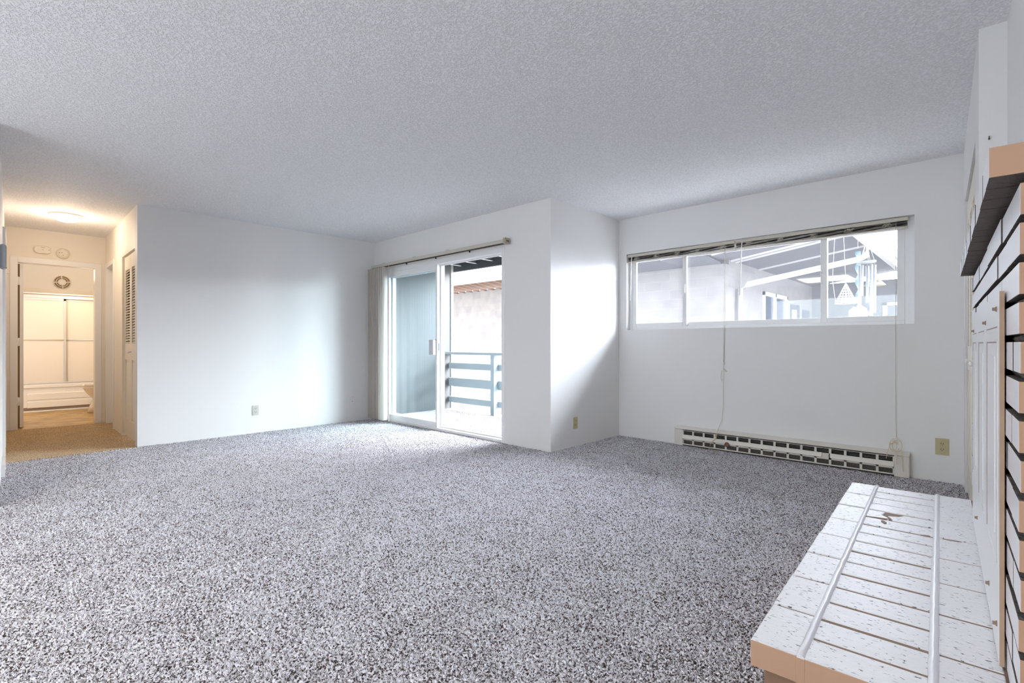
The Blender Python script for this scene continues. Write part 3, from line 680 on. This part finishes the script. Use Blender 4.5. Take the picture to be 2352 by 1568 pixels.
b = BM(); poly_prism(b, [(p[0], p[1]) for p in ell(0, 0.03, 0.187, 0.255, 0)], 'z', 0.416, 0.435); obj('seat_cover', b, 'porcelain', t, 0.006)
b = BM(); box(b, -0.21, 0.21, 0.30, 0.48, 0.38, 0.75); obj('tank', b, 'porcelain', t, 0.02)
t = thing('round_vent', 'round slotted brass coloured vent high on the bathroom wall', 'vent', (-11.285, 0.875, 2.075))
def arc(b, r0, r1, a0, a1, x0, x1, n=8):
    for k in range(n):
        p = [a0+(a1-a0)*(k+j)/n for j in (0, 1)]
        o_ = [(r1*math.cos(p[0]), r1*math.sin(p[0])), (r1*math.cos(p[1]), r1*math.sin(p[1])), (r0*math.cos(p[1]), r0*math.sin(p[1])), (r0*math.cos(p[0]), r0*math.sin(p[0]))]
        poly_prism(b, o_, 'x', x0, x1)
b = BM(); lathe(b, [(0.112, 0.0), (0.110, 0.005), (0.002, 0.008)], (0,0,0), 28, 'x'); obj('plate', b, 'hallwall', t)
b = BM()
for q in range(4):
    arc(b, 0.082, 0.100, q*PI/2+0.20, (q+1)*PI/2-0.02, 0.006, 0.014); arc(b, 0.055, 0.070, q*PI/2+0.20, (q+1)*PI/2-0.05, 0.008, 0.014)
obj('slot_ring', b, 'ventbrown_gapshade', t)

# ---------------------------------------------------------------- fireplace (frame u, v)
f = thing('fireplace', 'painted brick fireplace with raised white hearth and brick mantel', 'fireplace', (RO[0], RO[1], 0), RA)
ZH = 0.338; V0, V1 = 1.267, 3.05
b = BM(); box(b, -0.415, 0.10, V0+0.03, V1-0.01, -0.02, ZH-0.062, 0); hb = obj('hearth_base', b, 'mortar', f)
b = BM()
for c in range(4):
    z1 = ZH-0.066-c*0.070; z0 = max(0.001, z1-0.060)
    off = 0.0 if c % 2 else -0.11; v = V0+0.022+off
    while v < V1-0.01:
        a, e_ = max(v, V0+0.022), min(v+0.216, V1-0.01)
        if e_-a > 0.02: box(b, -0.424, -0.33, a, e_, z0, z1)
        v += 0.226
    u = -0.424 + (0.10 if c % 2 else 0.205)
    box(b, -0.424, u-0.01, V0+0.022, V0+0.10, z0, z1)
    while u < 0.11: box(b, u, min(u+0.20, 0.112), V0+0.022, V0+0.10, z0, z1); u += 0.21
obj('side_brick', b, 'tanwarm', f, 0.004)
b = BM(); box(b, -0.440, 0.11, V0+0.006, V1-0.004, ZH-0.060, ZH-0.004); obj('mortar_bed', b, 'mortar', f)
# top bricks: material 0 white, 1 warm-light tan on the end faces
FE = {'-y': 1}
def tb(b, u0, u1, v0, v1, j=0.0):
    zz = ZH + random.uniform(-0.002, 0.001)
    vs_ = box(b, u0, u1, v0, v1, ZH-0.060, zz, 0, {'-y': 1} if v0 < V0+0.01 else None)
b = BM(); n = 8; p = (V1-V0)/n
for k in range(n): tb(b, -0.448+random.uniform(-.002, .002), -0.351, V0+k*p, V0+(k+1)*p-0.011)
b1 = obj('hearth_edge_brick', b, ['whitebrick', 'tanwarm'], f, 0.0025)
b = BM(); n2 = 16; p2 = (V1-V0-0.01)/n2
for k in range(n2):
    if k == 11: continue
    tb(b, -0.338, -0.127, V0+k*p2, V0+(k+1)*p2-random.uniform(0.010, 0.016))
# chipped brick: broken in three pieces with tan core showing
k = 11; a = V0+k*p2; e_ = a+p2-0.012
poly_prism(b, [(-0.338, a), (-0.262, a), (-0.270, a+0.03), (-0.290, a+0.05), (-0.281, e_), (-0.338, e_)], 'z', ZH-0.06, ZH)
poly_prism(b, [(-0.252, a), (-0.127, a), (-0.127, e_), (-0.22, e_), (-0.235, a+0.07), (-0.270, a+0.055), (-0.258, a+0.03)], 'z', ZH-0.06, ZH-0.001)
obj('hearth_header_brick', b, ['whitebrick', 'tanwarm'], f, 0.0025)
b = BM()
for k in range(n): tb(b, -0.111, -0.004, V0+k*p, V0+(k+1)*p-0.010)
obj('hearth_back_brick', b, ['whitebrick', 'tanwarm'], f, 0.0025)
b = BM()
for (u, r_) in ((-0.3445, 0.0095), (-0.119, 0.0105)):
    pts = [(u+random.uniform(-.0012, .0012), V0+0.002+(V1-V0-0.008)*q/60, ZH-0.006+random.uniform(-.0008, .0008)) for q in range(61)]
    tube(b, pts, [r_*random.uniform(0.92, 1.06) for _ in pts], 10)
obj('mortar_bead', b, 'facebrick', f)
for u in (-0.3445, -0.119):
    b = BM(); box(b, u-0.0085, u+0.0085, V0-0.0005, V0+0.003, ZH-0.06, ZH-0.004); obj('end_mortar', b, 'tanwarm', f)
# chips on the surface: thin tan scars
for (u, v, l, wd, an) in ((-0.30, V0+11*p2-0.004, 0.09, 0.010, 0.25), (-0.275, V0+10.55*p2, 0.05, 0.016, 1.9), (-0.15, V0+9.9*p2, 0.03, 0.008, 0.4), (-0.075, V0+4.93*p, 0.05, 0.009, 0.1)):
    b = BM(); pts = []
    for k in range(12):
        a = 2*PI*k/12; rr = random.uniform(0.7, 1.15); x = l/2*math.cos(a)*rr; y = wd/2*math.sin(a)*rr
        pts.append((u+x*math.cos(an)-y*math.sin(an), v+x*math.sin(an)+y*math.cos(an)))
    poly_prism(b, pts, 'z', ZH-0.004, ZH+0.0012); obj('chip_mark', b, 'mortar', f)['label'] = 'bare tan chip in the white paint'
# brick surround
ZM = 1.338; VB = 1.283
b = BM(); box(b, 0.018, 0.112, VB+0.012, V1, ZH, ZM); obj('surround_core', b, 'gapdark', f)
b = BM(); nc = 14; ch = (ZM-ZH)/nc
for c in range(nc):
    z0 = ZH+c*ch; z1 = z0+ch-0.014; v = VB - (0.0 if c % 2 == 0 else 0.113); first = True
    while v < V1-0.01:
        a, e_ = max(v, VB), min(v+0.224, V1)
        if e_-a > 0.02:
            j = random.uniform(-0.0015, 0.002)
            box(b, 0.0+j, 0.030, a, e_, z0, z1, 0, {'-y': 1 if first else 2, '+y': 2, '-z': 2, '+z': 2})
            if first: box(b, 0.0315, 0.112, a, a+0.06, z0, z1, 1)
            first = False
        v += 0.226
obj('surround_brick', b, ['facebrick', 'tanwarm', 'brickshade'], f, 0.0015)
b = BM()
for c in range(nc):
    z1 = ZH+(c+1)*ch; 
    pts = [(0.020+random.uniform(-.002, .003), VB+0.01+(V1-VB-0.02)*q/40, z1-0.007+random.uniform(-.001, .001)) for q in range(41)]
    tube(b, pts, 0.0075, 6)
obj('raked_mortar', b, 'brickshade', f)
# mantel
b = BM(); nm = 18; pm = (3.05-1.274)/nm
for k in range(nm):
    a = 1.274+k*pm; j = random.uniform(-0.001, 0.001)
    box(b, -0.0388+j, 0.112, a, a+pm-0.006, ZM+0.001+random.uniform(0, 0.003), 1.394, 0, {'-z': 2, '+y': 2, '-y': 1 if k == 0 else 2})
obj('mantel_shelf', b, ['facebrick', 'tanwarm', 'brickshade'], f)
b = BM(); box(b, -0.030, 0.112, 1.28, 3.045, ZM+0.006, 1.388); obj('mantel_mortar', b, 'dark', f)

# cover board standing on the hearth against the opening
cb_ = thing('fireplace_cover_board', 'white panelled cover board with tan edge standing against the brick fireplace', 'fireplace cover', (RO[0]-0.0025, RO[1], ZH), RA)
pv0, pv1, pz = 1.505, 2.70, 0.810
b = BM(); box(b, -0.0085, -0.0005, pv0, pv1, 0.004, pz, 0, {'-y': 1, '+z': 1}); obj('board', b, ['cover', 'tanboard'], cb_)
b = BM()
for (va, vb_) in ((1.555, 1.885), (2.01, 2.27), (2.42, 2.66)):
    for (za, zb, wd) in ((0.20, 0.708, 0.006), (0.723, 0.736, 0.003)):
        for (p_, q_, r_, t_) in ((va, vb_, za, za+wd), (va, vb_, zb-wd, zb), (va, va+wd, za, zb), (vb_-wd, vb_, za, zb)): box(b, -0.0094, -0.008, p_, q_, r_, t_)
obj('panel_moulding', b, 'cover', cb_, 0.001)
b = BM()
for (va, vb_) in ((1.555, 1.885), (2.01, 2.27), (2.42, 2.66)):
    for v in (va+0.006, vb_-0.010): box(b, -0.0096, -0.0084, v, v+0.0035, 0.207, 0.702)
    box(b, -0.0096, -0.0084, va+0.007, vb_-0.007, 0.6985, 0.7015); box(b, -0.0096, -0.0084, va, vb_, 0.733, 0.7355)
obj('panel_groove', b, 'coverline', cb_)
for (va, vb_) in ((1.615, 1.83), (2.055, 2.225), (2.46, 2.62)):
    b = BM(); box(b, -0.0100, -0.008, va, vb_, 0.26, 0.668); obj('raised_field', b, 'cover', cb_)
for (v, z) in ((1.575, 0.775), (1.93, 0.755), (2.58, 0.745), (1.565, 0.07), (1.80, 0.075), (2.35, 0.10)):
    b = BM(); lathe(b, [(0.0065, -0.0085), (0.006, -0.010), (0.004, -0.0115), (0.004, -0.016)], (0, v, z), 10, 'x'); obj('wooden_peg', b, 'mortar', cb_)
b = BM(); tube(b, [(0.055, 3.062, 1.94), (0.055, 3.048, 1.94), (0.055, 3.044, 1.95)], 0.003, 6)
o = tag(obj('nail', b, 'nail'), 'small dark nail in the wall above the far end of the mantel', 'nail'); rt(o)

# loose straw on the carpet
b = BM(); tube(b, [(-0.96, 1.02, 0.004), (-0.90, 1.03, 0.012), (-0.865, 1.015, 0.010), (-0.835, 0.985, 0.004)], 0.0016, 5)
o = tag(obj('loose_thread', b, 'cordcream'), 'single tan thread lying on the carpet in the foreground', 'thread')

# ---------------------------------------------------------------- balcony
ZK = -0.05
b = BM(); box(b, -6.72, -3.0, YB+T, 5.46, ZK-0.15, ZK)
struct(obj('balcony_deck', b, 'deck'), 'pale weathered balcony floor outside the sliding door', 'balcony floor')
b = BM(); box(b, -6.72, -6.60, YB+T, 5.42, ZK, 2.5); 
struct(obj('wall_balcony', b, 'siding'), 'pale blue grooved siding on the left side of the balcony', 'siding wall')
b = BM(); box(b, -6.73, -6.585, 5.42, 5.47, ZK-0.1, 2.5); struct(obj('trim_5', b, 'neighbortrim'))
b = BM(); box(b, -6.72, -3.0, YB+T, 5.58, 2.50, 2.56); 
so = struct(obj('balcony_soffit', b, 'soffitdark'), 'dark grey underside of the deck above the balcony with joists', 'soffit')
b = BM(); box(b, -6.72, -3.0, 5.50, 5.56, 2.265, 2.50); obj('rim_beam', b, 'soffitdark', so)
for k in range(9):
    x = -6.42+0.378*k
    b = BM(); box(b, x-0.02, x+0.02, YB+T, 5.50, 2.345, 2.50, 0, {'-z': 1}); obj('joist', b, ['soffitdark', 'joistwhite'], so)  # white undersides put the light on the joist edges into the colour
b = BM(); box(b, -6.15, -3.17, YB+T+0.0, YB+T+0.01, 2.05, 2.50); box(b, -3.66, -3.17, YB+T, YB+T+0.01, 0, 2.05); struct(obj('wall_outside', b, 'siding'))
r = thing('balcony_railing', 'blue grey wooden balcony railing with three flat rails seen through the open door', 'railing', (-5.0, 5.36, ZK))
def RR(o): return rel(o, r)
b = BM(); box(b, -6.58, -3.0, 5.27, 5.43, 0.865, 0.905); RR(obj('top_rail', b, 'railing', r, 0.003))
for (za, zb) in ((0.625, 0.725), (0.335, 0.475), (0.065, 0.160)):
    b = BM(); box(b, -6.58, -3.0, 5.365, 5.405, za, zb); RR(obj('rail', b, 'railing', r, 0.003))
for x in (-5.48, -4.2):
    b = BM(); box(b, x, x+0.075, 5.28, 5.365, ZK, 0.865); RR(obj('post', b, 'railing', r, 0.003))
# window eave of this building
b = BM(); box(b, -3.0, 0.8, YD+0.15, YD+1.25, 2.42, 2.50); struct(obj('window_eave', b, 'neighbortrim'))
b = BM(); box(b, -30, 30, YD+0.3, 60, -2.9, -2.8); struct(obj('ground', b, 'ground'))

# ---------------------------------------------------------------- neighbouring building
nb = thing('neighbouring_building', 'pale painted block building across the courtyard with open rafters under its eaves', 'building', (-3.8, 10.2, -2.8))
def RN(o, lab=None):
    rel(o, nb)
    if lab: o['label'] = lab
    return o
b = BM(); box(b, -16, -3.82, 10.2, 10.4, -2.8, 2.65); RN(obj('block_wall', b, 'blockx', nb))
# courtyard wing wall (faces +x) with openings
b = BM(); box(b, -4.0, -3.82, 10.4, 12.5, -2.8, 2.75); box(b, -4.0, -3.82, 12.5, 14.4, -2.8, 0.6); box(b, -4.0, -3.82, 12.5, 14.4, 2.26, 2.75); box(b, -4.0, -3.82, 14.4, 17.0, -2.8, 2.75)
RN(obj('wing_wall', b, 'blocky', nb))
b = BM(); box(b, -3.86, -3.78, 12.5, 12.58, 0.6, 2.26); box(b, -3.86, -3.78, 14.32, 14.4, 0.6, 2.26); box(b, -3.86, -3.78, 12.5, 14.4, 2.18, 2.26); box(b, -3.86, -3.78, 12.5, 14.4, 0.6, 0.68); box(b, -3.86, -3.78, 13.35, 13.43, 0.6, 2.26)
wf = RN(obj('window', b, 'joistwhite', nb)); b = BM(); box(b, -3.84, -3.83, 12.58, 14.32, 0.68, 2.18); obj('pane', b, 'nglass', wf)
b = BM(); box(b, -3.82, -3.79, 14.75, 15.55, -0.2, 2.1); RN(obj('doorway', b, 'nglass', nb)); b = BM(); box(b, -3.79, -3.76, 14.85, 15.15, -0.2, 1.95); RN(obj('door_leaf', b, 'joistwhite', nb))
b = BM(); box(b, -3.82, -3.79, 15.9, 16.6, -0.2, 2.0); box(b, -3.79, -3.75, 16.25, 16.33, -0.2, 1.8); RN(obj('doorway', b, ['nglass', 'joistwhite'], nb))
b = BM(); box(b, -3.82, 8.0, 17.0, 17.2, -2.8, 2.8); RN(obj('far_wall', b, 'nsoffit', nb))
b = BM(); box(b, -2.1, -2.0, 16.95, 17.0, 1.2, 2.17); box(b, -2.1, -0.6, 16.95, 17.0, 2.09, 2.17); box(b, -0.7, -0.6, 16.95, 17.0, 1.2, 2.17); wf = RN(obj('window', b, 'joistwhite', nb)); b = BM(); box(b, -2.0, -0.7, 16.97, 16.99, 1.2, 2.09); obj('pane', b, 'nsoffit', wf)
# near eave: fascia, rafters, sheathing, roof
b = BM(); box(b, -16, -3.9, 9.17, 9.22, 2.70, 2.86); RN(obj('fascia', b, 'neighbortrim', nb))
b = BM(); poly_prism(b, [(9.1, 2.86), (10.6, 2.80), (13.5, 3.35), (13.5, 3.42), (9.1, 2.98)], 'x', -16, -3.9); RN(obj('roof', b, 'neighbortrim', nb))
for k in range(26):
    x = -14.0 + 0.32*k
    if x > -8.2: break
    b = BM(); poly_prism(b, [(9.22, 2.70), (10.2, 2.60), (10.2, 2.72), (9.22, 2.82)], 'x', x, x+0.05); RN(obj('rafter', b, 'rafter', nb))
b = BM(); poly_prism(b, [(9.22, 2.74), (10.2, 2.65), (10.2, 2.67), (9.22, 2.76)], 'x', -8.2, -3.9); RN(obj('boxed_soffit', b, 'nsoffit', nb))
# wing roof: rising away from the wall over the courtyard
def zr(x): return 2.65 + 0.14*(x+3.82)
b = BM(); poly_prism(b, [(-4.6, zr(-4.6)+0.10), (-1.64, zr(-1.64)+0.10), (-1.64, zr(-1.64)+0.16), (-4.6, zr(-4.6)+0.16)], 'y', 9.0, 17.1); RN(obj('wing_roof', b, 'plank', nb))
b = BM(); box(b, -1.66, -1.56, 9.0, 17.1, zr(-1.64)-0.10, zr(-1.64)+0.06); box(b, -1.60, -1.52, 9.0, 17.1, zr(-1.64)+0.06, zr(-1.64)+0.13); RN(obj('gutter', b, 'neighbortrim', nb), 'white gutter and fascia')
for k in range(4):
    y = (9.5, 10.5, 10.75, 12.2)[k]
    b = BM(); poly_prism(b, [(-3.82, zr(-3.82)+0.07), (-1.66, zr(-1.66)+0.07), (-1.66, zr(-1.66)+0.10), (-3.82, zr(-3.82)+0.10)], 'y', y, y+0.05); RN(obj('wing_rafter', b, 'neighbortrim', nb))
b = BM(); box(b, -1.5, 8.0, 15.6, 15.72, 2.58, 2.79); box(b, -1.5, 8.0, 15.7, 17.1, 2.74, 2.80); RN(obj('far_eave', b, 'neighbortrim', nb))
b = BM(); tube(b, [(-1.60, 11.15, 2.85), (-1.62, 11.13, 2.66), (-1.75, 11.12, 2.60), (-3.60, 10.85, 2.27), (-3.74, 10.80, 2.18), (-3.74, 10.80, -2.7)], 0.055, 10); RN(obj('downspout', b, 'joistwhite', nb), 'white downspout pipe')
# porch lamp
t = thing('porch_lamp', 'small yellowish dome lamp on the far wall across the courtyard', 'lamp', (-2.25, 17.0, 2.66))
b = BM(); lathe(b, [(0.02, 0.16), (0.16, 0.08), (0.26, -0.02), (0.24, -0.03)], (0, -0.28, 0), 20); obj('lamp_shade', b, 'shade', t)
b = BM(); tube(b, [(0, -0.28, 0.16), (0, -0.15, 0.2), (0, 0, 0.12)], 0.02, 8); obj('arm', b, 'wire', t)

# ---------------------------------------------------------------- hanging things under the window eave
t = thing('wind_chime', 'wind chime of pale tubes hanging outside the right window pane', 'wind chime', (-0.855, 5.9, 2.36))
b = BM(); lathe(b, [(0.075, -0.52), (0.075, -0.535), (0.002, -0.535)], (0,0,0), 20); obj('top_disc', b, 'chime', t)
b = BM(); tube(b, [(0,0,0.06), (0,0,-0.3)], 0.003, 6)
for k in range(5):
    a = 2*PI*k/5; tube(b, [(0,0,-0.3), (0.06*math.cos(a), 0.06*math.sin(a), -0.52)], 0.002, 5)
obj('hanging_cord', b, 'wire', t)
for k, (l, r_) in enumerate(((0.46, 0.014), (0.36, 0.013), (0.42, 0.014), (0.30, 0.013), (0.52, 0.014))):
    a = 2*PI*k/5+0.4; x, y = 0.062*math.cos(a), 0.062*math.sin(a); b = BM(); tube(b, [(x, y, -0.56), (x, y, -0.56-l)], r_, 10); tube(b, [(x, y, -0.53), (x, y, -0.57)], 0.002, 5); obj('chime_tube', b, 'chime', t)
t = thing('twisted_streamer', 'pale blue twisted streamer hanging beside the wind chime', 'streamer', (-0.965, 6.14, 2.42))
b = BM(); n = 60
prev = None
for k in range(n+1):
    a = k*0.22; z = -0.44-0.64*k/n; rr = 0.022+0.004*math.sin(k*0.5)
    cur = [b.verts.new((rr*math.cos(a), rr*math.sin(a), z)), b.verts.new((-rr*math.cos(a), -rr*math.sin(a), z))]
    if prev: b.faces.new([prev[0], prev[1], cur[1], cur[0]])
    prev = cur
o = obj('spiral', b, 'chimeblue', t); md = o.modifiers.new('solid', 'SOLIDIFY'); md.thickness = 0.003
b = BM(); tube(b, [(0,0,0), (0,0,-0.41)], 0.002, 5); obj('hanging_cord', b, 'wire', t)
b = BM(); bmesh.ops.create_icosphere(b, subdivisions=3, radius=0.085)
for v in b.verts: v.co *= 1+0.18*math.sin(v.co.x*90)*math.cos(v.co.z*70); v.co.z -= 1.08
obj('tassel', b, 'chime', t)
t = thing('wire_basket', 'hanging white wire mesh basket shaped like a cone outside the right pane', 'basket', (-1.08, 6.2, 2.42))
b = BM(); za, zb, R_ = -0.755, -0.96, 0.10
for k in range(14):
    a = 2*PI*k/14; tube(b, [(0.006*math.cos(a), 0.006*math.sin(a), za), (R_*math.cos(a), R_*math.sin(a), zb)], 0.0016, 4)
for j in range(1, 9):
    q = j/8; tube(b, [(R_*q*math.cos(2*PI*k/20), R_*q*math.sin(2*PI*k/20), za+(zb-za)*q) for k in range(21)], 0.0016, 4)
obj('mesh_cone', b, 'wire', t)
b = BM(); tube(b, [(-0.03,0,0), (0,0,za)], 0.002, 5); tube(b, [(-0.10, 0, -0.25), (-0.12, 0, -0.7), (-0.09, 0, zb)], 0.002, 5); obj('hanging_cord', b, 'wire', t)

# added housing for the unseen dining fill lamp
t = thing('added_dining_fixture', 'unseen square ceiling fixture added to house the dining fill lamp', 'ceiling light', (-2.4, -1.7, H))
b = BM(); box(b, -0.5, 0.5, -0.5, 0.5, -0.05, 0); obj('housing', b, 'trim', t)
